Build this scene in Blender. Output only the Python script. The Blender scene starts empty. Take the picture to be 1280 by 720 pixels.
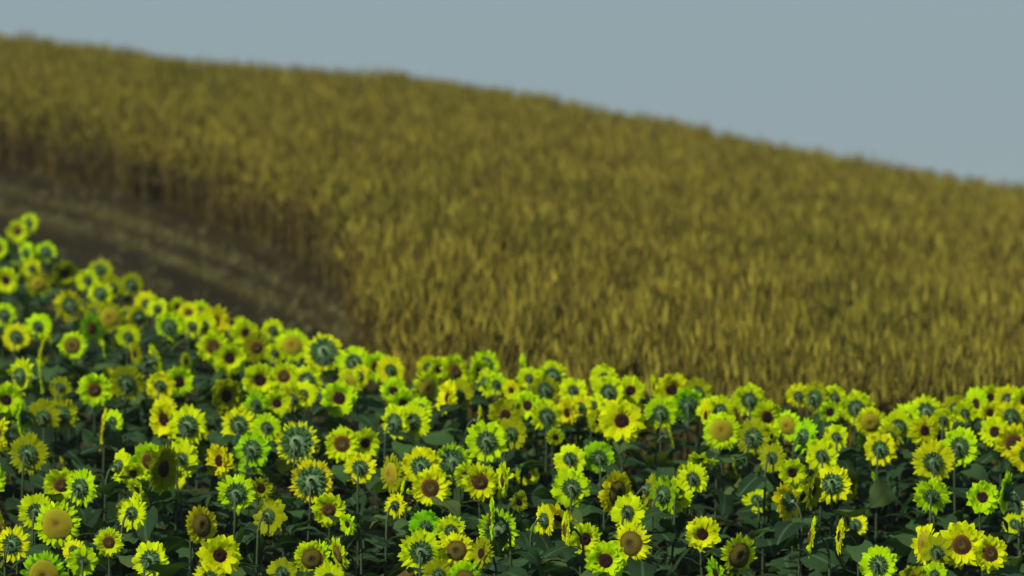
import bpy, math, random
import numpy as np
from mathutils import Vector, Matrix
PI = math.pi
C = bpy.context.scene.collection

# ------------------------------------------------------------------ camera, world, sun, exposure
F = 4861.0            # focal length in pixels of the 1280 px wide photograph
YH = 250.0            # eye level in the photograph
sc = bpy.context.scene
cd = bpy.data.cameras.new('camera'); cam = bpy.data.objects.new('camera', cd); C.objects.link(cam)
cam.location = (0, 0, 0); cam.rotation_euler = (PI/2, 0, 0)
cd.sensor_width = 36; cd.lens = F*36/1280; cd.shift_y = -(360-YH)/1280
cd.clip_start = 0.5; cd.clip_end = 20000
cd.dof.use_dof = True; cd.dof.focus_distance = 24.6; cd.dof.aperture_fstop = 1.42
sc.camera = cam

SUN_EL, SUN_AZ = math.radians(42), math.radians(-134)   # azimuth from +Y, clockwise
w = bpy.data.worlds.new('World'); sc.world = w; w.use_nodes = True
nt = w.node_tree; bg = nt.nodes['Background']
sky = nt.nodes.new('ShaderNodeTexSky'); sky.sky_type = 'NISHITA'; sky.sun_disc = False
sky.sun_elevation = SUN_EL; sky.sun_rotation = SUN_AZ
sky.altitude = 200; sky.air_density = 1.0; sky.dust_density = 1.0; sky.ozone_density = 1.0
hs = nt.nodes.new('ShaderNodeHueSaturation'); hs.inputs['Saturation'].default_value = 0.9
hs.inputs['Value'].default_value = 0.72
nt.links.new(sky.outputs[0], hs.inputs['Color']); veil = nt.nodes.new('ShaderNodeMix'); veil.data_type = 'RGBA'; veil.inputs[0].default_value = 0.86   # thin even overcast
veil.inputs[7].default_value = (2.92, 3.98, 4.52, 1)
nt.links.new(hs.outputs[0], veil.inputs[6]); nt.links.new(veil.outputs[2], bg.inputs[0])
bg.inputs[1].default_value = 0.075

sl = bpy.data.lights.new('sun', 'SUN'); sl.energy = 4.6; sl.angle = math.radians(0.6); sl.color = (1, .95, .84)
so = bpy.data.objects.new('sun', sl); C.objects.link(so)
sd = Vector((math.sin(SUN_AZ)*math.cos(SUN_EL), math.cos(SUN_AZ)*math.cos(SUN_EL), math.sin(SUN_EL)))
so.rotation_euler = sd.to_track_quat('Z', 'Y').to_euler(); so.location = (-20, -20, 30)
sc.view_settings.view_transform = 'Standard'; sc.view_settings.look = 'None'
sc.view_settings.exposure = 0.30; sc.view_settings.gamma = 1.0
sc.cycles.max_bounces = 6; sc.cycles.transmission_bounces = 4; sc.cycles.diffuse_bounces = 3
sc.cycles.caustics_reflective = False; sc.cycles.caustics_refractive = False

rnd = random.Random(7); nr = np.random.RandomState(11)

# ------------------------------------------------------------------ materials
def mat(name):
    m = bpy.data.materials.new(name); m.use_nodes = True
    n = m.node_tree; n.nodes.clear()
    out = n.nodes.new('ShaderNodeOutputMaterial')
    return m, n, out
def node(n, t, **k):
    x = n.nodes.new(t)
    for a, b in k.items():
        if hasattr(x, a): setattr(x, a, b)
        else: x.inputs[a.replace('_', ' ')].default_value = b
    return x
def ramp(n, fac, stops):
    r = n.nodes.new('ShaderNodeValToRGB'); e = r.color_ramp.elements
    while len(e) < len(stops): e.new(0.5)
    for i, (p, c) in enumerate(stops): e[i].position = p; e[i].color = (*c, 1)
    n.links.new(fac, r.inputs[0]); return r
def leafy(name, colsock_fn, trans=0.4, rough=0.55, spec=0.3, bump=None, tint=None):
    m, n, out = mat(name)
    col = colsock_fn(n)
    p = n.nodes.new('ShaderNodeBsdfPrincipled'); p.inputs['Roughness'].default_value = rough
    p.inputs['Specular IOR Level'].default_value = spec
    n.links.new(col, p.inputs['Base Color'])
    t = n.nodes.new('ShaderNodeBsdfTranslucent')
    if tint:
        mm = n.nodes.new('ShaderNodeMix'); mm.data_type = 'RGBA'; mm.blend_type = 'MULTIPLY'
        mm.inputs[0].default_value = 1; mm.inputs[7].default_value = (*tint, 1)
        n.links.new(col, mm.inputs[6]); n.links.new(mm.outputs[2], t.inputs[0])
    else: n.links.new(col, t.inputs[0])
    mx = n.nodes.new('ShaderNodeMixShader'); mx.inputs[0].default_value = trans
    n.links.new(p.outputs[0], mx.inputs[1]); n.links.new(t.outputs[0], mx.inputs[2])
    n.links.new(mx.outputs[0], out.inputs[0])
    if bump:
        no = node(n, 'ShaderNodeTexNoise'); no.inputs['Scale'].default_value = bump[0]
        bp = n.nodes.new('ShaderNodeBump'); bp.inputs['Strength'].default_value = bump[1]; bp.inputs['Distance'].default_value = 0.01
        n.links.new(no.outputs[0], bp.inputs['Height']); n.links.new(bp.outputs[0], p.inputs['Normal'])
    return m

def mixc(n, a, b, fac, blend='MIX'):
    mm = n.nodes.new('ShaderNodeMix'); mm.data_type = 'RGBA'; mm.blend_type = blend
    for s, i in ((fac, 0), (a, 6), (b, 7)):
        if isinstance(s, (int, float)): mm.inputs[i].default_value = s
        elif isinstance(s, tuple): mm.inputs[i].default_value = (*s, 1)
        else: n.links.new(s, mm.inputs[i])
    return mm.outputs[2]

def petal_col(n):
    oi = n.nodes.new('ShaderNodeObjectInfo')
    g = n.nodes.new('ShaderNodeNewGeometry')
    isl = ramp(n, g.outputs['Random Per Island'], [(0, (.80, .84, .8)), (1, (1, 1, 1))])
    c = mixc(n, oi.outputs['Color'], isl.outputs[0], 1.0, 'MULTIPLY')
    uv = n.nodes.new('ShaderNodeUVMap')
    sx = n.nodes.new('ShaderNodeSeparateXYZ'); n.links.new(uv.outputs[0], sx.inputs[0])
    base = ramp(n, sx.outputs[1], [(0.02, (.8, .8, .8)), (0.30, (0, 0, 0))])
    warm = mixc(n, c, (1.12, .72, 1.0), 1.0, 'MULTIPLY')
    c = mixc(n, c, warm, base.outputs[0])
    wv = node(n, 'ShaderNodeTexNoise'); wv.inputs['Scale'].default_value = 9
    mp = n.nodes.new('ShaderNodeMapping'); mp.inputs['Scale'].default_value = (3, .25, 1)
    n.links.new(uv.outputs[0], mp.inputs[0]); n.links.new(mp.outputs[0], wv.inputs[0])
    st = ramp(n, wv.outputs[0], [(.3, (.82, .82, .8)), (.7, (1, 1, 1))])
    return mixc(n, c, st.outputs[0], 1.0, 'MULTIPLY')
M_PETAL = leafy('petal', petal_col, trans=0.5, rough=.7, spec=.05)

def noise_col(c1, c2, scale, usepos=False, rand=0.0):
    def f(n):
        tc = n.nodes.new('ShaderNodeTexCoord'); no = node(n, 'ShaderNodeTexNoise')
        no.inputs['Scale'].default_value = scale; no.inputs['Detail'].default_value = 4
        n.links.new(tc.outputs['Object'], no.inputs[0])
        c = ramp(n, no.outputs[0], [(.3, c1), (.7, c2)]).outputs[0]
        if rand:
            oi = n.nodes.new('ShaderNodeObjectInfo')
            v = ramp(n, oi.outputs['Random'], [(0, (1-rand,)*3), (1, (1, 1, 1))])
            c = mixc(n, c, v.outputs[0], 1.0, 'MULTIPLY')
        return c
    return f
def leaf_col(n):
    oi = n.nodes.new('ShaderNodeObjectInfo'); g = n.nodes.new('ShaderNodeNewGeometry')
    a = ramp(n, oi.outputs['Random'], [(0, (.010, .025, .008)), (.5, (.019, .047, .0135)), (.9, (.040, .088, .023)), (1, (.08, .11, .022))])
    uv = n.nodes.new('ShaderNodeUVMap'); sx = n.nodes.new('ShaderNodeSeparateXYZ'); n.links.new(uv.outputs[0], sx.inputs[0])
    # pale veins: midrib and side veins
    ab = node(n, 'ShaderNodeMath', operation='ABSOLUTE'); n.links.new(sx.outputs[0], ab.inputs[0])
    mid = ramp(n, ab.outputs[0], [(.02, (1, 1, 1)), (.06, (0, 0, 0))])
    sb = node(n, 'ShaderNodeMath', operation='SUBTRACT'); n.links.new(sx.outputs[1], sb.inputs[0]); n.links.new(ab.outputs[0], sb.inputs[1])
    ml = node(n, 'ShaderNodeMath', operation='MULTIPLY'); n.links.new(sb.outputs[0], ml.inputs[0]); ml.inputs[1].default_value = 7
    fr = node(n, 'ShaderNodeMath', operation='FRACT'); n.links.new(ml.outputs[0], fr.inputs[0])
    sv = ramp(n, fr.outputs[0], [(0, (.6, .6, .6)), (.1, (0, 0, 0))])
    v = mixc(n, mid.outputs[0], sv.outputs[0], 1.0, 'ADD')
    c = mixc(n, a.outputs[0], (.04, .085, .035), v)
    return mixc(n, c, oi.outputs['Color'], 1.0, 'MULTIPLY')
M_LEAF = leafy('leaf', leaf_col, trans=.24, rough=.65, spec=.1, bump=(40, .5), tint=(1.5, 1.6, .5))
M_STEM = leafy('stem', noise_col((.018, .036, .012), (.045, .068, .024), 14), trans=0, rough=.6)
def calyx_col(n):
    a = noise_col((.035, .11, .03), (.12, .24, .08), 26, rand=.3)(n)
    uv = n.nodes.new('ShaderNodeUVMap'); sx = n.nodes.new('ShaderNodeSeparateXYZ'); n.links.new(uv.outputs[0], sx.inputs[0])
    f = ramp(n, sx.outputs[1], [(.40, (0, 0, 0)), (.66, (1, 1, 1))])
    return mixc(n, a, (.19, .29, .13), f.outputs[0])
M_CALYX = leafy('calyx', calyx_col, trans=0, rough=.6, bump=(60, .8))
M_BRACT = leafy('bract', noise_col((.02, .066, .014), (.06, .14, .026), 30), trans=.25, rough=.6)

def disc_mat(name, stops):
    m, n, out = mat(name)
    uv = n.nodes.new('ShaderNodeUVMap'); sx = n.nodes.new('ShaderNodeSeparateXYZ'); n.links.new(uv.outputs[0], sx.inputs[0])
    no = node(n, 'ShaderNodeTexNoise'); no.inputs['Scale'].default_value = 60
    tc = n.nodes.new('ShaderNodeTexCoord'); n.links.new(tc.outputs['Object'], no.inputs[0])
    ad = node(n, 'ShaderNodeMath', operation='MULTIPLY_ADD'); n.links.new(no.outputs[0], ad.inputs[0]); ad.inputs[1].default_value = .16
    n.links.new(sx.outputs[1], ad.inputs[2])
    sb = node(n, 'ShaderNodeMath', operation='SUBTRACT'); n.links.new(ad.outputs[0], sb.inputs[0]); sb.inputs[1].default_value = .08
    r = ramp(n, sb.outputs[0], stops)
    vo = node(n, 'ShaderNodeTexVoronoi'); vo.inputs['Scale'].default_value = 260; n.links.new(tc.outputs['Object'], vo.inputs['Vector'])
    vr = ramp(n, vo.outputs['Distance'], [(0, (1.25, 1.25, 1.1)), (.6, (.5, .5, .5))])
    c = mixc(n, r.outputs[0], vr.outputs[0], 1.0, 'MULTIPLY')
    p = n.nodes.new('ShaderNodeBsdfPrincipled'); p.inputs['Roughness'].default_value = .85; p.inputs['Specular IOR Level'].default_value = .15
    n.links.new(c, p.inputs['Base Color'])
    bp = n.nodes.new('ShaderNodeBump'); bp.inputs['Strength'].default_value = .9; bp.inputs['Distance'].default_value = .004; bp.invert = True
    n.links.new(vo.outputs['Distance'], bp.inputs['Height']); n.links.new(bp.outputs[0], p.inputs['Normal'])
    n.links.new(p.outputs[0], out.inputs[0]); return m
M_DISC = {
 'b': disc_mat('seed_disc_dark', [(0, (.06, .035, .012)), (.35, (.035, .014, .01)), (.8, (.05, .018, .01)), (1, (.18, .07, .01))]),
 'r': disc_mat('seed_disc_ringed', [(0, (.13, .11, .022)), (.30, (.17, .14, .024)), (.48, (.09, .042, .012)), (.82, (.17, .08, .014)), (1, (.36, .22, .01))]),
 'o': disc_mat('seed_disc_olive', [(0, (.11, .085, .018)), (.14, (.09, .06, .015)), (.34, (.15, .12, .02)), (.5, (.24, .20, .02)), (.8, (.22, .17, .018)), (.9, (.14, .075, .012)), (1, (.34, .26, .01))]),
 'g': disc_mat('seed_disc_golden', [(0, (.30, .15, .015)), (.14, (.38, .24, .012)), (.35, (.44, .37, .015)), (.8, (.50, .44, .015)), (1, (.60, .58, .01))]),
}

# ------------------------------------------------------------------ mesh helpers: a shape is (verts, faces, uvs per vertex)
class MB:
    def __init__(s): s.v = []; s.f = []; s.uv = []; s.m = []
    def add(s, v, f, uv, mi=0):
        o = len(s.v); s.v += [tuple(x) for x in v]; s.uv += list(uv); s.f += [tuple(i+o for i in q) for q in f]; s.m += [mi]*len(f)
    def mesh(s, name, mats, smooth=True):
        me = bpy.data.meshes.new(name); me.from_pydata(s.v, [], s.f)
        ul = me.uv_layers.new(name='UVMap')
        li = np.empty(len(me.loops), dtype=np.int32); me.loops.foreach_get('vertex_index', li)
        ul.data.foreach_set('uv', np.array(s.uv, dtype=np.float32)[li].ravel())
        for m in mats: me.materials.append(m)
        if len(mats) > 1: me.polygons.foreach_set('material_index', s.m)
        me.polygons.foreach_set('use_smooth', [smooth]*len(s.f)); me.update(); return me
def obj(name, me, parent=None):
    o = bpy.data.objects.new(name, me); C.objects.link(o)
    if parent: o.parent = parent
    return o

def tube(mb, pts, rad, n=6, mi=0):
    pts = [Vector(p) for p in pts]; vs = []; uv = []
    for i, p in enumerate(pts):
        t = (pts[min(i+1, len(pts)-1)] - pts[max(i-1, 0)]).normalized()
        a = t.cross(Vector((1, 0.1, 0))).normalized(); b = t.cross(a)
        for k in range(n):
            an = 2*PI*k/n; vs.append(p + (a*math.cos(an)+b*math.sin(an))*rad[i]); uv.append((k/n, i/len(pts)))
    fs = [(i*n+k, i*n+(k+1) % n, (i+1)*n+(k+1) % n, (i+1)*n+k) for i in range(len(pts)-1) for k in range(n)]
    mb.add(vs, fs, uv, mi)

def blade(mb, origin, out, up, L, W, seg, curve, fold, shape, twist=0, wav=0, ph=0, mi=0):
    """a petal / bract / leaf blade: out = growth direction, up = its upper face normal"""
    out = Vector(out).normalized(); up = Vector(up).normalized(); side = out.cross(up).normalized()
    vs, uv = [], []; p = Vector(origin); ang = 0; ds = L/seg
    for i in range(seg+1):
        t = i/seg; wd = W*shape(t)
        d = out*math.cos(ang) + up*math.sin(ang); nrm = up*math.cos(ang) - out*math.sin(ang)
        tw = twist*t; s2 = side*math.cos(tw) + nrm*math.sin(tw)
        for k in (-1, 0, 1):
            off = s2*(k*wd/2) + nrm*(abs(k)*fold*wd + wav*wd*math.sin(ph+t*7+k*2)*abs(k))
            vs.append(p+off); uv.append((k*.5*shape(t), t))
        p = p + d*ds; ang += curve(t)*ds/L
    fs = []
    for i in range(seg):
        for k in range(2):
            a = i*3+k; fs.append((a, a+1, a+4, a+3))
    mb.add(vs, fs, uv, mi)

# ------------------------------------------------------------------ flower head, faces local -Y, diameter 1 = petal tip to petal tip
RD = {'b': .168, 'r': .215, 'g': .285, 'o': .275}
def head_parts(kind, seed, flat=False):
    r = random.Random(seed); rd = RD[kind]*r.uniform(.92, 1.08); R = .5
    pet = MB(); ragged = r.random() < .35
    n1 = r.randint(20, 26)
    tipp = 2.0 if seed % 2 else 3.0; pshape = lambda t: (0.62+1.4*t)*(1-t**tipp) if t < 1 else 0.02
    for layer in (0, 1, 2):
        n = n1 if layer < 2 else n1//2
        for k in range(n):
            if ragged and r.random() < .12: continue
            a = 2*PI*(k+.5*layer+r.uniform(-.28, .28))/n
            dr = Vector((math.cos(a), 0, math.sin(a)))
            L = (R-rd*.86)*r.uniform(.80, 1.14)*(1 if layer < 2 else .8)
            tilt = {'b': .12, 'r': .10, 'g': -.15, 'o': -.05}[kind] + (-.15, .08, .3)[layer] + r.gauss(0, .12)
            cv = r.gauss(-.35 if kind in 'go' else -.05, .55)
            if r.random() < .16: cv = r.choice((-1.9, 1.7))
            if flat: tilt, cv = (-.06, .02, .08)[layer] + r.gauss(0, .04), r.gauss(0, .12)
            out = (dr + Vector((0, -tilt, 0))).normalized()
            up = (Vector((0, -1, 0)) - dr*tilt*1.0).normalized()
            wmax = (R-rd)*(.40 if seed % 2 else .47)*r.uniform(.8, 1.15)
            blade(pet, dr*(rd*.86)+Vector((0, -.02+.006*(1-layer), 0)), out, up, L, wmax, 5, lambda t, cv=cv: cv*(.4+1.2*t),
                  r.uniform(-.05, .22), pshape, twist=r.gauss(0, .3), wav=.10, ph=r.uniform(0, 6))
    # seed disc, a shallow dome
    disc = MB(); nr_, ns = 9, 28; vs, uv, fs = [], [], []
    dome = .055 if kind == 'b' else (.07 if kind == 'r' else .09)
    for i in range(nr_+1):
        q = i/nr_
        for k in range(ns):
            a = 2*PI*k/ns; rr = rd*q*(1+.03*math.sin(3*a+seed))
            y = -.03 - dome*(1-q**2.4) + (.035*math.exp(-(q/.28)**2)) - .012*r.random()*(q > .1)
            vs.append((rr*math.cos(a), y, rr*math.sin(a))); uv.append((k/ns, q))
    for i in range(nr_):
        for k in range(ns):
            fs.append((i*ns+k, i*ns+(k+1) % ns, (i+1)*ns+(k+1) % ns, (i+1)*ns+k))
    disc.add(vs, fs, uv)
    # receptacle: the green back
    rec = MB(); prof = [(rd*1.02, -.03), (rd*1.08, .0), (rd*1.0, .035), (rd*.75, .058), (rd*.42, .070), (rd*.2, .085), (.05, .13), (.045, .20)]
    vs, uv, fs = [], [], []; ns = 22
    for i, (q, y) in enumerate(prof):
        for k in range(ns):
            a = 2*PI*k/ns; vs.append((q*math.cos(a), y, q*math.sin(a))); uv.append((k/ns, i/len(prof)))
    for i in range(len(prof)-1):
        for k in range(ns): fs.append((i*ns+k, (i+1)*ns+k, (i+1)*ns+(k+1) % ns, i*ns+(k+1) % ns))
    rec.add(vs, fs, uv)
    # bracts: pointed green scales around the back
    br = MB(); bshape = lambda t: (1-t**1.5)*.98+.02
    for layer in (0, 1, 2):
        n = r.randint(15, 18)-2*layer
        for k in range(n):
            a = 2*PI*(k+.5*layer+r.uniform(-.3, .3))/n
            dr = Vector((math.cos(a), 0, math.sin(a))); bk = r.uniform(.15, .6)+.25*layer
            blade(br, dr*rd*(.92-.20*layer)+Vector((0, .048+.022*layer, 0)), (dr+Vector((0, bk, 0))), (Vector((0, -1, 0))+dr*bk),
                  rd*r.uniform(.34, .55), rd*.26, 4, lambda t, c=r.gauss(.5, .5): c, .12, bshape)
    return pet, disc, rec, br
HEADS = {}
for kind in 'brgo':
    for s in range(6):
        p, d, re_, b = head_parts(kind, 31*s+ord(kind), s == 5)
        HEADS[kind, s] = (p, d, re_, b, p.mesh('petals', [M_PETAL]), d.mesh('seed_disc', [M_DISC[kind]]), re_.mesh('flower_head', [M_CALYX]), b.mesh('bracts', [M_BRACT]))

# stems: base at the origin, head joint at (0, -0.10, 1.6)
STEMS = []
for s in range(5):
    mb = MB(); r = random.Random(50+s); bx, by = r.uniform(-.04, .04), r.uniform(-.03, .03)
    pts = [(0, 0, -.08), (bx*.6, by*.6, .35), (bx, by, .75), (bx*.5, by*.4+.01, 1.15), (0, .012, 1.40), (0, .008, 1.50), (0, -.012, 1.565), (0, -.042, 1.598), (0, -.075, 1.606)]
    tube(mb, pts, [.013, .012, .011, .010, .009, .0082, .008, .0085, .011])
    STEMS.append((mb, mb.mesh('stem', [M_STEM])))
# leaves: grow along local +X from the stem
LEAVES = []
def lshape(t): return max(.02, (1.0*math.sin(PI*min(1, (t+.10)/1.1)**.62))**.8 * (1-.15*t)) if t < .995 else .02
for s in range(7):
    mb = MB(); r = random.Random(90+s); pl = r.uniform(.09, .14)
    el = r.uniform(.1, .55)
    tip = (pl*math.cos(el), 0, pl*math.sin(el))
    tube(mb, [(0, 0, 0), (pl*.5*math.cos(el), 0, pl*.5*math.sin(el)+.012), tip], [.005, .004, .0035], 5)
    dr = (.0, .2, .45, .8, .15, .6, 1.0)[s]; out = (math.cos(dr), 0, -math.sin(dr)); up = (math.sin(dr), 0, math.cos(dr))
    L, W = r.uniform(.19, .25), r.uniform(.16, .21)
    # 5 wide blade built from two rows per half
    seg = 9; outv, upv = Vector(out), Vector(up); side = outv.cross(upv).normalized(); vs, uv = [], []; p = Vector(tip); ang = .35
    cv = r.uniform(-1.3, -.3); ph = r.uniform(0, 6)
    for i in range(seg+1):
        t = i/seg; wd = W*lshape(t); d = outv*math.cos(ang)+upv*math.sin(ang); nm = upv*math.cos(ang)-outv*math.sin(ang)
        for k in (-2, -1, 0, 1, 2):
            q = k/2; lob = -.18*L*(q*q)*math.exp(-(t/.22)**2)
            vs.append(p + side*(q*wd/2*(1+.06*math.sin(i*2.7+k))) + nm*(.10*wd*abs(q)-.10*wd*q*q + .10*wd*abs(q)*math.sin(ph+t*8+k)) + d*lob)
            uv.append((q*.5*lshape(t), t))
        p = p + d*(L/seg); ang += cv/seg
    fs = [(i*5+k, i*5+k+1, (i+1)*5+k+1, (i+1)*5+k) for i in range(seg) for k in range(4)]
    mb.add(vs, fs, uv)
    LEAVES.append((mb, mb.mesh('leaf', [M_LEAF])))

# ------------------------------------------------------------------ terrain
HP, SL = 4.66, (YH+243)/F        # plane through the heads, its slope
HG = HP + 1.6
px2u = lambda x: (x-640)/F
us = np.linspace(-.35, .35, 701)
def smooth_tab(xs, ys, k=41):
    t = np.interp(us, [px2u(x) for x in xs], ys); t = np.concatenate([np.full(k, t[0]), t, np.full(k, t[-1])])
    ker = np.hanning(k); ker /= ker.sum(); return np.convolve(t, ker, 'same')[k:-k]
gd = lambda y: F*HG/(y+243)
T_YE = smooth_tab([-1100, -500, 0, 150, 300, 400, 440, 458, 472, 490, 560, 640, 900, 1280, 2000], [88, 80, gd(208), gd(240), gd(290), gd(338), gd(374), 46.2, 42.0, 38.6, 37.4, 36.2, 34.8, 34.4, 34], 9)
T_YC = smooth_tab([-1100, -500, 0, 640, 1280, 2000], [135, 125, 104, 96, 90, 88])
T_C = smooth_tab([-1100, -500, 0, 120, 250, 380, 500, 640, 800, 1000, 1280, 1700, 2400], [0, 12, 45, 62, 81, 90, 96, 117, 150, 192, 240, 320, 400], 31)
CROP = 1.12
def fget(T, u): return np.interp(u, us, T)
def zplane(Y): return -HG + SL*Y
def ground(X, Y):
    X, Y = np.asarray(X, float), np.asarray(Y, float)
    u = np.clip(X/np.maximum(Y, 18), -.35, .35)
    Ye, Yc, yc = fget(T_YE, u), fget(T_YC, u), fget(T_C, u)
    z0 = zplane(Ye); zc = -(yc-YH)/F*Yc - CROP - .11
    D = Yc-Ye; m0 = (zc-z0)/D*1.55; m1 = (zc+CROP)/Yc
    t = np.clip((Y-Ye)/D, 0, 1)
    h = (2*t**3-3*t**2+1)*z0 + (t**3-2*t**2+t)*m0*D + (-2*t**3+3*t**2)*zc + (t**3-t**2)*m1*D
    far = np.maximum(zc + m1*(Y-Yc) - .0026*(Y-Yc)**2, -14)
    near = np.where(Y < 20, (zplane(20)) + (20-np.maximum(Y, 0))*.118, zplane(Y))
    z = np.where(Y < Ye, near, np.where(Y < Yc, h, far))
    return z + .02*np.sin(X*1.3+Y*.4)*np.cos(Y*1.1)*(Y > 20)
def grid_mesh(name, xs, ys, zoff=0, uvf=None):
    X, Y = np.meshgrid(xs, ys); Z = ground(X, Y)+zoff
    v = np.stack([X, Y, Z], -1).reshape(-1, 3); nx = len(xs)
    idx = (np.arange(len(ys)-1)[:, None]*nx+np.arange(nx-1)[None]).ravel()
    f = np.stack([idx, idx+1, idx+nx+1, idx+nx], -1)
    return np_mesh(name, v, f)
def np_mesh(name, v, f, smooth=True, uv=None):
    me = bpy.data.meshes.new(name); k = f.shape[1]
    me.vertices.add(len(v)); me.vertices.foreach_set('co', v.astype(np.float32).ravel())
    me.loops.add(f.size); me.loops.foreach_set('vertex_index', f.astype(np.int32).ravel())
    me.polygons.add(len(f)); me.polygons.foreach_set('loop_start', np.arange(0, f.size, k, dtype=np.int32))
    me.polygons.foreach_set('loop_total', np.full(len(f), k, dtype=np.int32))
    me.update(calc_edges=True)
    me.polygons.foreach_set('use_smooth', np.full(len(f), smooth))
    if uv is not None:
        ul = me.uv_layers.new(name='UVMap'); ul.data.foreach_set('uv', uv[f.ravel()].astype(np.float32).ravel())
    return me
def axis(a, b, step, far):
    t = list(np.arange(a, b+step/2, step)); g = step
    while t[-1] < far: g *= 1.35; t.append(t[-1]+g)
    return t
xp = axis(0, 45, .6, 1400); xs = np.array([-x for x in xp[:0:-1]]+xp)
ys = np.array([-x for x in axis(0, 10, 2, 1400)[:0:-1]] + axis(0, 150, .6, 1400))
me = grid_mesh('ground', xs, ys)
m, n, out = mat('soil'); tc = n.nodes.new('ShaderNodeTexCoord')
no = node(n, 'ShaderNodeTexNoise'); no.inputs['Scale'].default_value = 1.7; no.inputs['Detail'].default_value = 8; n.links.new(tc.outputs['Object'], no.inputs[0])
r_ = ramp(n, no.outputs[0], [(.3, (.010, .009, .004)), (.6, (.018, .016, .007)), (.8, (.03, .027, .012))])
p = n.nodes.new('ShaderNodeBsdfPrincipled'); p.inputs['Roughness'].default_value = .95; p.inputs['Specular IOR Level'].default_value = .08; n.links.new(r_.outputs[0], p.inputs[0])
bp = n.nodes.new('ShaderNodeBump'); bp.inputs['Distance'].default_value = .08; n.links.new(no.outputs[0], bp.inputs['Height']); n.links.new(bp.outputs[0], p.inputs['Normal']); n.links.new(p.outputs[0], out.inputs[0])
me.materials.append(m); g = obj('ground', me); g['kind'] = 'structure'; g['label'] = 'dark bare soil under the sunflowers and over the hill'

# far edge of the sunflower field in the picture's columns
T_SF = smooth_tab([-1100, -500, 0, 100, 230, 380, 500, 700, 900, 1280, 2000], [F*HP/(y+243) for y in (150, 215, 283, 318, 378, 415, 440, 462, 478, 490, 495)], 15)
# dirt road: strip between the flowers and the crop
uu = np.linspace(-.34, .34, 260); nt_ = 26; V, UV = [], []
al = 0; prev = None
for i, u in enumerate(uu):
    a = float(fget(T_SF, u))+.5; b = float(fget(T_YE, u))+.25; mid = Vector((u*(a+b)/2, (a+b)/2, 0))
    if prev is not None: al += (mid-prev).length
    prev = mid
    for k in range(nt_):
        t = k/(nt_-1); Y = a+(b-a)*t; X = u*Y
        V.append((X, Y, float(ground(X, Y))+.012)); UV.append((t, al))
V = np.array(V); idx = (np.arange(len(uu)-1)[:, None]*nt_+np.arange(nt_-1)[None]).ravel()
Fq = np.stack([idx, idx+nt_, idx+nt_+1, idx+1], -1)
me = np_mesh('dirt_road', V, Fq, uv=np.array(UV))
m, n, out = mat('dirt'); uvn = n.nodes.new('ShaderNodeUVMap'); mp = n.nodes.new('ShaderNodeMapping'); mp.inputs['Scale'].default_value = (14, .22, 1)
n.links.new(uvn.outputs[0], mp.inputs[0]); no = node(n, 'ShaderNodeTexNoise'); no.inputs['Scale'].default_value = 1.0; no.inputs['Detail'].default_value = 5; n.links.new(mp.outputs[0], no.inputs[0])
tc = n.nodes.new('ShaderNodeTexCoord'); n2 = node(n, 'ShaderNodeTexNoise'); n2.inputs['Scale'].default_value = 2.2; n2.inputs['Detail'].default_value = 7; n.links.new(tc.outputs['Object'], n2.inputs[0])
r1 = ramp(n, no.outputs[0], [(.35, (.017, .0128, .002)), (.5, (.0235, .018, .003)), (.68, (.040, .032, .006))])
r2 = ramp(n, n2.outputs[0], [(.3, (.65, .65, .65)), (.7, (1.15, 1.12, 1.05))])
c = mixc(n, r1.outputs[0], r2.outputs[0], 1.0, 'MULTIPLY')
sx = n.nodes.new('ShaderNodeSeparateXYZ'); n.links.new(uvn.outputs[0], sx.inputs[0])
tr = ramp(n, sx.outputs[0], [(0, (.62, .60, .52)), (.55, (.66, .64, .55)), (.64, (.70, .68, .56)), (.69, (1.5, 1.5, 1.35)), (.74, (.85, .82, .62)), (.765, (.85, .82, .62)), (.805, (1.8, 1.8, 1.5)), (.86, (.88, .84, .66)), (1, (.8, .74, .6))])
c = mixc(n, c, tr.outputs[0], 1.0, 'MULTIPLY')
p = n.nodes.new('ShaderNodeBsdfPrincipled'); p.inputs['Roughness'].default_value = .95; p.inputs['Specular IOR Level'].default_value = .08; n.links.new(c, p.inputs[0]); n.links.new(p.outputs[0], out.inputs[0])
me.materials.append(m); rd_ = obj('dirt_road', me); rd_['kind'] = 'structure'; rd_['label'] = 'dark dirt track curving between the sunflowers and the dry crop'

# ------------------------------------------------------------------ the golden crop on the hill (one mass nobody could count)
def scatter(unit_list, P, rot, sc_, h_):
    """copy small numpy shapes (v, f) to many points"""
    VV, FF, o = [], [], 0
    which = nr.randint(0, len(unit_list), len(P))
    TT = []
    for w_, un in enumerate(unit_list):
        v, f = un[0], un[1]
        s = np.where(which == w_)[0]
        if not len(s): continue
        c_, s_ = np.cos(rot[s])[:, None], np.sin(rot[s])[:, None]
        x = (v[None, :, 0]*c_ - v[None, :, 1]*s_)*sc_[s][:, None] + P[s, 0][:, None]
        y = (v[None, :, 0]*s_ + v[None, :, 1]*c_)*sc_[s][:, None] + P[s, 1][:, None]
        z = v[None, :, 2]*h_[s][:, None] + P[s, 2][:, None]
        VV.append(np.stack([x, y, z], -1).reshape(-1, 3))
        FF.append((f[None]+(np.arange(len(s))*len(v))[:, None, None]+o).reshape(-1, f.shape[1])); o += len(s)*len(v)
        TT.append(np.tile(un[2] if len(un) > 2 else np.zeros(len(f)), len(s)))
    return np.concatenate(VV), np.concatenate(FF), np.concatenate(TT).astype(np.int32)
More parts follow.
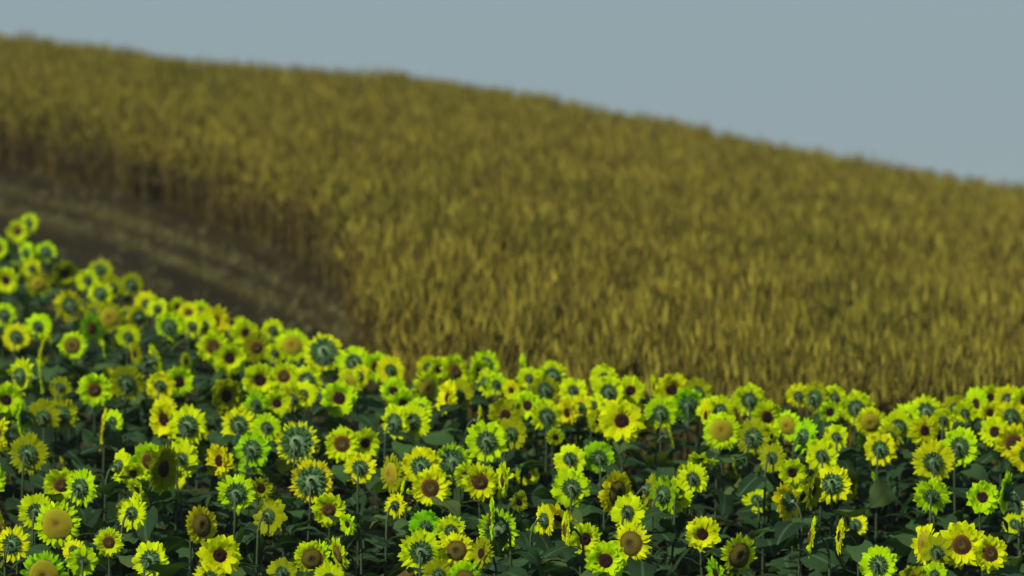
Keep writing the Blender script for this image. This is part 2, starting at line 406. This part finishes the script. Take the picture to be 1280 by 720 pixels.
def crop_unit(seed):
    r = random.Random(seed); v, f, tag = [], [], []
    def strip(pts, ws, a, ear=0):
        o = len(v); dx, dy = math.cos(a), math.sin(a)
        for (x, y, z), w_ in zip(pts, ws): v.extend([(x-dx*w_/2, y-dy*w_/2, z), (x+dx*w_/2, y+dy*w_/2, z)])
        for i in range(len(pts)-1): f.append((o+2*i, o+2*i+1, o+2*i+3, o+2*i+2)); tag.append(ear)
    for k in range(6):
        bx, by = r.uniform(-.07, .07), r.uniform(-.07, .07); lx, ly = r.gauss(0, .06), r.gauss(0, .06); H = r.uniform(.72, 1.0)
        strip([(bx, by, 0), (bx+lx*.6, by+ly*.6, H*.6), (bx+lx, by+ly, H)], [.012, .012, .008], r.uniform(0, PI))
        # ear
        ex, ey = bx+lx, by+ly; dx, dy = r.gauss(0, .03), r.gauss(0, .03)
        for a in (r.uniform(0, PI),):
            for aa in (a, a+PI/2):
                strip([(ex, ey, H-.02), (ex+dx*.5, ey+dy*.5, H+.045), (ex+dx, ey+dy, H+.13)], [.012, .030, .008], aa, 1)
        # drooping leaf
        a = r.uniform(0, 2*PI); z0 = r.uniform(.35, .75)*H; L = r.uniform(.12, .25)
        strip([(bx+lx*.5, by+ly*.5, z0), (bx+math.cos(a)*L*.5, by+math.sin(a)*L*.5, z0+.10), (bx+math.cos(a)*L, by+math.sin(a)*L, z0-.04)], [.016, .022, .006], a+PI/2)
    return np.array(v), np.array(f), np.array(tag)
pts = []
NC = 140000
Yr = 33 + 77*nr.rand(NC*3)**.85; ur = nr.uniform(-.19, .17, NC*3)
keep = (Yr > fget(T_YE, ur)+.2+.12*np.sin(ur*Yr*1.9)+.15*np.sin(ur*Yr*4.7+1)-.5*nr.rand(NC*3)**4) & (Yr < fget(T_YC, ur)+4)
# density falls off slowly with distance (width grows with Y)
Yr, ur = Yr[keep][:NC//5], ur[keep][:NC//5]
Xc = np.repeat(ur*Yr, 5); Yr = np.repeat(Yr, 5)+nr.normal(0, .085, len(ur)*5)   # the plants grow in small bunches
X = Xc+nr.normal(0, .085, len(Xc)); bunch = np.repeat(nr.uniform(.72, 1.12, len(ur)), 5)
P = np.stack([X, Yr, ground(X, Yr)-.02], -1)
hh = CROP*nr.uniform(.72, 1.06, len(P))*bunch*(1+.10*np.sin(X*.9+1)*np.sin(Yr*.7))
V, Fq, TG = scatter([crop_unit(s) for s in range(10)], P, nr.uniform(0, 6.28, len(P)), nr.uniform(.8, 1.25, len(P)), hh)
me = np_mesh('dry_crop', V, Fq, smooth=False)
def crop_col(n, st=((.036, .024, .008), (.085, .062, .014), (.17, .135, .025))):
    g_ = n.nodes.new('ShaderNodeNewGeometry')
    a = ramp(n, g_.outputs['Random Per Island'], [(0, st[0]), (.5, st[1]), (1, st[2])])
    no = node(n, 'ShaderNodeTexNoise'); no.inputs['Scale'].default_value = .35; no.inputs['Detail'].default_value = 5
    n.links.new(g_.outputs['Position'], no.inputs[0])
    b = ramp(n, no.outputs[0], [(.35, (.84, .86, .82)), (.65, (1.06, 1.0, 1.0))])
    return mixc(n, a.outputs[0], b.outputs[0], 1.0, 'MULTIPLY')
me.materials.append(leafy('dry_straw', crop_col, trans=.2, rough=.8, spec=.1))  # straw browner and darker than the ears, base shade put into its colour
me.materials.append(leafy('dry_ear', lambda n: crop_col(n, ((.075, .057, .014), (.235, .20, .028), (.50, .445, .055))), trans=.3, rough=.8, spec=.1))
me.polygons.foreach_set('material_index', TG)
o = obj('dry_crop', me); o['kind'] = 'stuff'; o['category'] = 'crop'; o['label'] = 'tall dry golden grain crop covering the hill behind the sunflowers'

# rough grass on the road: two tufty lines along the wheel tracks
def tuft(seed):
    r = random.Random(seed); v, f = [], []
    for k in range(9):
        a = r.uniform(0, 2*PI); L = r.uniform(.05, .16); x, y = r.gauss(0, .04), r.gauss(0, .04); o = len(v); dx, dy = math.cos(a), math.sin(a)
        v += [(x-dy*.006, y+dx*.006, 0), (x+dy*.006, y-dx*.006, 0), (x+dx*L*.7+dy*.002, y+dy*L*.7, L), (x+dx*L*.7-dy*.002, y+dy*L*.7, L)]
        f.append((o, o+1, o+2, o+3))
    return np.array(v), np.array(f)
N = 2600; ur = nr.uniform(-.2, .16, N); t = np.where(nr.rand(N) < .5, .69, .805)+nr.normal(0, .016, N); t[:1500] = nr.rand(1500)
a_ = fget(T_SF, ur)+.5; b_ = fget(T_YE, ur); Yr = a_+(b_-a_)*np.clip(t, 0, 1); X = ur*Yr
P = np.stack([X, Yr, ground(X, Yr)+.01], -1)
V, Fq, _ = scatter([tuft(s) for s in range(6)], P, nr.uniform(0, 6.28, N), nr.uniform(.8, 1.4, N), nr.uniform(.5, 1.2, N))
me = np_mesh('track_grass', V, Fq, smooth=False)
me.materials.append(leafy('track_grass', noise_col((.10, .095, .035), (.17, .16, .06), .8), trans=.2, rough=.8, spec=.1))
o = obj('track_grass', me); o['kind'] = 'stuff'; o['category'] = 'grass'; o['label'] = 'sparse pale grass growing in lines along the dirt track'

# ------------------------------------------------------------------ the sunflowers: x, y, head width in the photo, turn (0 to us, 180 away, + to the right side), disc kind, [nod, depth shift]
CAT = """22 289 30 0 r;36 279 27 155 r;-3 311 30 0 r;33 316 30 140 b;57 315 29 180 r;40 336 26 176 b;8 350 38 -20 b;48 355 35 2 g;80 342 38 22 b;125 338 34 176 r
109 350 30 184 b;140 359 31 178 b;125 367 33 180 r;164 356 32 180 r;86 382 42 -150 r;118 391 30 180 b;183 380 34 170 b;197 386 30 165 b;137 397 40 4 g;173 397 34 -148 r
157 394 27 176 b;236 391 28 0 r;250 388 26 180 b;222 384 26 12 b;211 408 38 172 r;240 408 32 168 b;20 421 36 180 r;47 408 36 176 b 14;57 436 42 -102 r;91 432 38 -8 o
114 411 40 48 r;194 450 46 108 b;223 477 42 24 b;200 482 38 178 b;158 478 47 180 r -8;118 487 44 6 r;26 470 47 132 r;50 472 46 98 b;8 500 46 0 b;75 484 30 180 b
170 442 32 -55 b;131 438 28 -88 b;5 394 34 178 r;160 421 32 182 b;206 512 36 -30 b;268 402 43 2 b;256 407 34 160 b;267 434 44 0 r;287 448 44 8 b;296 412 38 66 b
307 416 38 -6 b;320 434 40 10 r;341 413 31 178 b;343 441 27 180 b;365 432 46 6 g;404 440 52 182 g;442 453 46 176 r;470 459 40 14 b;282 495 50 38 b;325 475 46 0 b
355 470 38 -10 r;383 476 44 180 r;379 493 36 158 b;365 499 33 188 b;424 498 47 0 b -4;437 478 38 -34 g;320 505 32 176 b;346 504 38 10 b;232 452 24 60 b;28 522 44 -97 r
35 567 52 168 r;1 545 48 -62 r;54 521 46 180 b;77 518 45 162 r;130 537 55 -86 r;141 527 32 150 b;206 524 50 -34 b;235 532 53 164 r;187 576 52 -14 r;203 586 64 56 b 5 -.5
226 574 48 170 b;149 583 44 126 b;166 592 32 20 b;76 606 46 8 r;101 610 50 146 r;172 611 32 -50 b;45 640 48 176 r;72 655 63 -8 g -2;136 678 38 4 r;165 642 44 148 b
15 680 48 164 r;55 718 62 -4 g 12;188 700 50 162 r 10;103 702 40 186 b;1 657 42 -66 r;92 688 32 170 b;298 531 47 180 r;371 553 58 172 g 14;315 562 48 164 r;333 534 38 180 b
275 576 46 -46 b;295 617 51 180 r;390 602 59 176 g;428 555 48 -8 r;456 554 42 30 b;450 585 42 174 r;326 611 32 14 b;251 657 50 42 o;275 694 56 4 b;336 645 50 142 b
411 637 44 0 r;390 698 48 6 o;352 716 40 180 b;411 724 42 178 b;262 724 44 180 r;488 462 37 178 b;492 489 36 6 b;535 459 32 182 b;550 461 33 0 b;568 465 46 38 r
533 486 48 44 g;561 497 46 -64 b;574 494 42 148 b;597 467 42 54 b;607 478 40 116 b;606 456 38 180 r;503 505 38 20 b;525 511 34 178 b;494 528 48 138 r;516 527 48 158 r
632 519 46 -12 b;649 506 38 174 b;608 552 55 176 r;640 542 44 150 b;600 525 40 84 b;660 507 38 -24 b;661 473 32 180 b;681 487 39 180 r;655 460 38 -80 b;565 577 50 182 g
490 593 53 -56 g;526 583 52 174 r;538 610 53 0 r -4;503 620 44 -90 b;600 602 49 2 r;582 595 36 22 b;631 600 50 -76 r;622 663 56 170 g;616 648 54 -86 r 0 -1.0;526 690 58 178 r
532 658 42 178 b;563 663 40 180 b;571 688 48 -6 o;603 692 42 -52 b;548 718 42 180 b;581 724 48 0 o;424 692 47 -66 o;402 697 46 -58 r;435 655 30 -48 b;648 628 28 40 b
494 632 32 150 b;690 470 42 178 r;716 488 38 180 b;755 472 36 178 b;760 490 43 178 r;788 488 39 6 b;742 508 40 128 b;725 509 35 168 b;777 526 60 0 b -3 -1;825 516 43 180 r
840 487 46 0 b;860 506 45 178 r;871 490 38 184 b;819 484 34 -78 b;881 515 38 -68 b;683 520 42 180 r;710 516 40 -48 b;748 526 32 30 b;838 545 34 88 b;712 574 43 180 b
748 572 43 186 r;694 546 24 10 b;714 610 51 178 r;770 616 58 46 o;785 640 48 156 b;811 612 46 104 b;830 618 50 132 r;845 618 44 172 b;866 598 42 168 b;681 650 42 122 r
699 646 48 -36 b 50;708 662 48 -80 r 0 -.6;731 674 44 14 b;757 701 53 0 b -4;790 679 55 -30 o;878 668 46 2 b;651 625 26 60 b;900 512 40 178 b;902 538 51 0 g;936 500 43 180 r
958 521 45 22 b;942 547 50 150 r;965 572 38 150 b;879 573 40 -60 b 68;998 495 34 178 b;1019 497 42 142 r;1043 497 35 180 b;985 532 40 -34 g;1005 545 46 128 b;1027 570 44 178 b
1070 510 46 170 r;1088 528 42 0 g;1037 515 32 8 b;1045 546 34 178 b;884 520 42 -74 b;1100 561 44 164 r;923 694 56 34 o 6;896 716 44 -64 b;985 628 52 -128 r;990 591 38 6 b
1015 613 48 62 b;1040 605 52 174 r;1015 672 52 -90 r;1051 670 48 -86 b;1098 706 50 158 r;1123 533 43 172 r;1133 522 40 152 b;1157 515 45 180 r;1155 538 40 22 b;1179 525 32 170 b
1193 510 34 180 b;1221 505 44 -54 b;1237 497 36 4 b;1260 500 39 178 r;1237 516 28 6 b;1264 520 41 178 r;1244 540 42 -24 b;1267 553 51 0 r;1166 577 55 178 r;1200 558 51 152 r
1281 501 36 0 b;1206 516 32 178 b;1165 620 48 168 b;1228 622 44 2 b;1258 615 55 -112 r;1158 681 56 -60 g;1171 690 42 168 b;1202 681 61 -6 r -2;1237 692 48 16 r;1285 568 46 178 r
1142 724 38 0 b;1168 718 34 176 b;1300 640 50 170 b;-16 600 48 10 r;680 512 30 150 b;620 480 30 176 b;640 488 30 -40 b;450 470 30 150 b;965 545 34 -60 b;1112 545 32 178 b"""
flowers = []
for ln in CAT.replace('\n', ';').split(';'):
    q = ln.split()
    if len(q) < 5: continue
    flowers.append(dict(x=float(q[0]), y=float(q[1]), D=float(q[2]), yaw=float(q[3]), k=q[4], nod=float(q[5]) if len(q) > 5 else None, dd=float(q[6]) if len(q) > 6 else 0, cat=1))
HEROES = {}
def world_of(f):
    Y = F*HP/(f['y']+243) + f['dd']
    return f['x'], Y
for f in flowers:
    Y = F*HP/(f['y']+243)+f['dd']; f['Y'] = Y; f['X'] = (f['x']-640)/F*Y; f['Z'] = -(f['y']-YH)/F*Y; f['S'] = 1.01*f['D']/F*Y
# lower flowers half hidden among the others, to the number of 300
def nearest(X, Y): return min(math.hypot(X-f['X'], Y-f['Y']) for f in flowers)
tries = 0
while len(flowers) < 300 and tries < 20000:
    tries += 1
    u = rnd.uniform(-.131, .131); Y = rnd.uniform(27.5, float(fget(T_SF, u))-.2); X = u*Y
    if nearest(X, Y) < .24: continue
    Z = float(ground(X, Y)) + 1.6 - rnd.uniform(.28, .55); yy = YH - Z*F/Y
    if yy > 725: continue
    flowers.append(dict(x=640+u*F, y=yy, D=.2*F/Y, yaw=rnd.choice((rnd.gauss(0, 30), rnd.gauss(180, 30), rnd.gauss(-90, 25))), k=rnd.choice('bbr'), nod=rnd.uniform(5, 30), dd=0, cat=0, X=X, Y=Y, Z=Z, S=rnd.uniform(.17, .23)))

# labels: what the flower looks like, and its place in the row it stands in
ORD = 'first second third fourth fifth sixth seventh eighth ninth tenth eleventh twelfth thirteenth fourteenth fifteenth sixteenth seventeenth eighteenth nineteenth twentieth'.split()
BANDS = [(0, 25.0, 'front row'), (25.0, 26.4, 'second row'), (26.4, 27.9, 'third row'), (27.9, 29.2, 'fourth row'), (29.2, 30.4, 'fifth row'), (30.4, 31.8, 'sixth row'), (31.8, 34.0, 'seventh row'), (34, 37.5, 'eighth row'), (37.5, 99, 'farthest row')]
def look(f):
    a = (f['yaw']+180) % 360 - 180; b = abs(a)
    c = {'b': 'small dark brown eye', 'r': 'wide ringed brown disc', 'o': 'large olive disc', 'g': 'large golden disc'}[f['k']]
    lr = 'right' if a > 0 else 'left'
    if b < 30: return f'sunflower facing us, {c}'
    if b < 72: return f'sunflower turned half {lr}, {c}'
    if b < 108: return f'sunflower seen edge-on, face {lr}'
    if b < 152: return f'sunflower turned away to the {lr}'
    return {'b': 'back-turned sunflower, small green calyx', 'r': 'back-turned sunflower, broad green calyx', 'g': 'back-turned sunflower, huge green calyx', 'o': 'back-turned sunflower, huge green calyx'}[f['k']]
groups = {}
for f in flowers:
    f['band'] = next(n_ for a, b, n_ in BANDS if a <= f['Y'] < b)
    groups.setdefault((look(f), f['band']), []).append(f)
for (lk, bn), L in groups.items():
    L.sort(key=lambda f: f['x'])
    for i, f in enumerate(L):
        f['label'] = f'{lk}, only such in the {bn}' if len(L) == 1 else f'{lk}, {ORD[i]} such from left in {bn}'
TY, TG_, TO, TSHADE = (.84, .92, .001, 1), (.66, .92, .001, 1), (.80, .74, .001, 1), (.36, .42, .002, 1)  # last tone: dark olive, shade of shadowed heads put into the petal colour
TONES = {(777, 526): TY, (757, 701): TG_, (532, 658): (.30, .75, .004, 1), (424, 498): TG_, (390, 602): TO, (72, 655): TG_, (203, 586): TSHADE, (54, 521): TSHADE, (77, 518): TSHADE, (282, 495): TSHADE,
 (830, 618): (.30, .50, .003, 1), (770, 616): TO, (251, 657): TO, (699, 646): TO, (878, 668): TY, (1202, 681): TY, (1237, 692): TY, (538, 610): TY, (600, 602): TY, (902, 538): TG_, (1088, 528): TY,  # first tone: dark green with shade put into the petals
 (790, 679): TY, (275, 694): TY, (365, 432): TG_, (404, 440): TY, (442, 453): TG_, (608, 552): TG_, (714, 610): TG_, (298, 531): TY, (295, 617): TG_, (371, 553): TY, (811, 612): TSHADE, (985, 628): TO, (158, 478): TSHADE}
HAND = {(72, 655): 'biggest sunflower, wide golden disc and curled petals, facing us near the lower left corner',
 (777, 526): 'bright brown-eyed sunflower standing tall alone above dark leaves, facing us right of the middle',
 (130, 537): 'thin edge-on sunflower like a yellow sliver, standing alone over dark leaves at the left',
 (203, 586): 'shaded olive-yellow sunflower with dark eye in front of a cluster of bright petals',
 (390, 602): 'large golden back-turned sunflower with thick pale stem dropping from its calyx',
 (538, 610): 'sunflower with brown ringed disc and pointed petals in front of a back-turned bloom',
 (608, 552): 'round back-turned sunflower with curly bright petals and frilled green calyx, middle of the field',
 (1202, 681): 'largest sunflower near the lower right corner, facing us with a ringed disc',
 (1237, 692): 'sunflower half hidden behind the largest bloom at the lower right corner',
 (1040, 605): 'back-turned sunflower on a pale stem with a narrow side-on bloom at its left',
 (790, 679): 'sunflower with wide olive disc and short petals, just above a bright small-eyed bloom',
 (757, 701): 'bright yellow-green small-eyed sunflower with pointed petals touching a wide-disced one at its right',
 (22, 289): 'topmost ringed sunflower at the far left corner of the field, against the dirt track',
 (878, 668): 'ragged sunflower with spread upright petals, alone among dark leaves near the bottom',
 (902, 538): 'sunflower with large plain golden disc facing us, beside a shaded back-turned one',
 (365, 432): 'bright sunflower with golden disc on the far edge, next to a large shaded back-turned one',
 (404, 440): 'large shaded back-turned sunflower on the far edge where the dirt track ends',
 (1166, 577): 'big back-turned sunflower on a tall straight stem above another drooping one at the right',
 (490, 593): 'narrow sunflower turned sideways, its golden disc facing left, left of a back-turned pair'}
for f in flowers:
    if f['cat'] and (int(f['x']), int(f['y'])) in HAND: f['label'] = HAND[int(f['x']), int(f['y'])]

def leaf_specs(r, h, n=12):
    a0 = r.uniform(0, 2*PI); out = []
    for i in range(n):
        z = h*(.30+.62*i/(n-1)) + r.uniform(-.03, .03)
        out.append((r.randrange(len(LEAVES)), z, a0+i*2.4+r.uniform(-.3, .3), (1.65-.65*i/(n-1))*r.uniform(.85, 1.15)))
    return out
for i, f in enumerate(flowers):
    r = random.Random(1000+i); yaw = math.radians(f['yaw'])
    off = Matrix.Rotation(yaw, 3, 'Z') @ Vector((0, -.10, 0))
    bx, by = f['X']-off.x, f['Y']-off.y; gz = float(ground(bx, by)); h = max(.9, f['Z']-gz)
    root = bpy.data.objects.new('sunflower', None); C.objects.link(root); root.empty_display_size = .2
    root.location = (bx, by, gz); root.rotation_euler = (0, 0, yaw)
    root['label'] = f['label']; root['category'] = 'sunflower'; root['group'] = 'sunflowers in the field'
    st = obj('stem', STEMS[r.randrange(5)][1], root); st.scale = (1, 1, h/1.6)
    nod = f['nod'] if f['nod'] is not None else r.gauss(3, 9)
    P_, D_, R_, B_, mp_, md_, mr_, mb_ = HEADS[f['k'], 5 if 78 < abs((f['yaw']+180) % 360-180) < 113 else 2 if (f['x'], f['y']) == (777, 526) else r.randrange(6)]
    hd = obj('flower_head', mr_, root); hd.location = (0, -.10, h); hd.scale = (f['S'],)*3
    hd.rotation_euler = (math.radians(nod), r.uniform(0, 6.28) if False else 0, 0)
    hd.rotation_mode = 'XYZ'
    spin = r.uniform(0, 2*PI); t_ = r.random()
    tone = (.74, .90, .001, 1) if t_ < .42 else (.62, .90, .001, 1) if t_ < .57 else (.84, .88, .001, 1) if t_ < .78 else (.38, .44, .002, 1) if t_ < .94 else (.42, .78, .002, 1) if t_ < .97 else (.78, .76, .001, 1)  # the dark olive share paints shade into some heads' petals
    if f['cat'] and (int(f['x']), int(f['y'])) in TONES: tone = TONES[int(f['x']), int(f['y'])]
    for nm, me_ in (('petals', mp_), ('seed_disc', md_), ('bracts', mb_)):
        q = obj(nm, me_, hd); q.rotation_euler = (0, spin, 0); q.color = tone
    for li, z, a, s in leaf_specs(r, h):
        l = obj('leaf', LEAVES[li][1], root); l.location = (0, 0, z); l.rotation_euler = (r.gauss(0, .25), r.gauss(0, .18), a); l.scale = (s,)*3
        if z < h*(.46+.14*r.random()): l.color = (1.5, .62, .7, 1)

# the rest of the field round the picture (more plants than can be told one by one): one mass
TEMPL = []
def xf(mb, M4, mi, acc):
    v = np.array(mb.v); v = v@np.array(M4.to_3x3()).T + np.array(M4.translation)
    acc[0].append(v); acc[1] += [tuple(i+acc[4] for i in q) for q in mb.f]; acc[2] += mb.uv; acc[3] += [mi]*len(mb.f); acc[4] += len(v)
for s in range(8):
    r = random.Random(400+s); acc = [[], [], [], [], 0]; h = 1.6; kind = 'bbrg'[s % 4]
    xf(STEMS[s % 5][0], Matrix.Identity(4), 0, acc)
    H4 = Matrix.Translation((0, -.10, h)) @ Matrix.Rotation(math.radians(r.uniform(-5, 20)), 4, 'X') @ Matrix.Scale(.24, 4)
    P_, D_, R_, B_ = HEADS[kind, s % 6][:4]
    for mb, mi in ((R_, 1), (P_, 2), (D_, 3 if kind == 'b' else 4), (B_, 5)): xf(mb, H4, mi, acc)
    for li, z, a, sc_ in leaf_specs(r, h, 9):
        xf(LEAVES[li][0], Matrix.Translation((0, 0, z)) @ Matrix.Rotation(a, 4, 'Z') @ Matrix.Scale(sc_, 4), 6, acc)
    TEMPL.append((np.concatenate(acc[0]), np.array(acc[1]), np.array(acc[2]), np.array(acc[3])))
VV, FF, UU, MM, o = [], [], [], [], 0; taken = [(f['X'], f['Y']) for f in flowers]
cnt = 0; tries = 0
while cnt < 330 and tries < 30000:
    tries += 1
    u = rnd.uniform(-.30, .26); Y = rnd.uniform(19.5, 46)
    if Y > float(fget(T_SF, u))-.2: continue
    X = u*Y; inside = abs(u) < .1355 and Y > 23.0
    if inside: continue
    if min((X-a)**2+(Y-b)**2 for a, b in taken) < .42**2: continue
    taken.append((X, Y)); cnt += 1
    v, fq, uv, mi = TEMPL[rnd.randrange(8)]; a = rnd.choice((rnd.gauss(0, .8), rnd.gauss(PI, .8))); s = rnd.uniform(.9, 1.05)
    if Y < 23.2: s = min(s, .97)
    R3 = np.array([[math.cos(a), -math.sin(a), 0], [math.sin(a), math.cos(a), 0], [0, 0, 1]])
    VV.append(v@R3.T*s+np.array([X, Y, float(ground(X, Y))])); FF.append(fq+o); UU.append(uv); MM.append(mi); o += len(v)
me = np_mesh('sunflower_mass', np.concatenate(VV), np.concatenate(FF), uv=np.concatenate(UU))
for m in (M_STEM, M_CALYX, M_PETAL, M_DISC['b'], M_DISC['r'], M_BRACT, M_LEAF): me.materials.append(m)
me.polygons.foreach_set('material_index', np.concatenate(MM).astype(np.int32))
o = obj('sunflower_mass', me); o.color = (.72, .86, .001, 1); o['kind'] = 'stuff'; o['category'] = 'sunflowers'; o['label'] = 'rest of the sunflower field around the edges of the view'
print('FLOWERS', len(flowers), 'catalogued', sum(f['cat'] for f in flowers), 'labels', len({f['label'] for f in flowers}), 'maxwords', max(len(f['label'].split()) for f in flowers), 'rest', cnt)

# ------------------------------------------------------------------ the air: a thin haze round the camera and everything in it
hz = MB(); x0, x1, y0, y1, z0, z1 = float(xs[0])-20, float(xs[-1])+20, float(ys[0])-20, float(ys[-1])+20, -16, 12
vs = [(x, y, z) for z in (z0, z1) for y in (y0, y1) for x in (x0, x1)]
hz.add(vs, [(0, 2, 3, 1), (4, 5, 7, 6), (0, 1, 5, 4), (2, 6, 7, 3), (0, 4, 6, 2), (1, 3, 7, 5)], [(0, 0)]*8)
m, n, out = mat('haze'); pv = n.nodes.new('ShaderNodeVolumePrincipled'); pv.inputs['Color'].default_value = (.82, .92, .96, 1)
pv.inputs['Density'].default_value = .0003; pv.inputs['Anisotropy'].default_value = .2; n.links.new(pv.outputs[0], out.inputs['Volume'])
o = obj('haze', hz.mesh('haze', [m], smooth=False)); o['kind'] = 'stuff'; o['label'] = 'thin pale haze in the air over the fields'
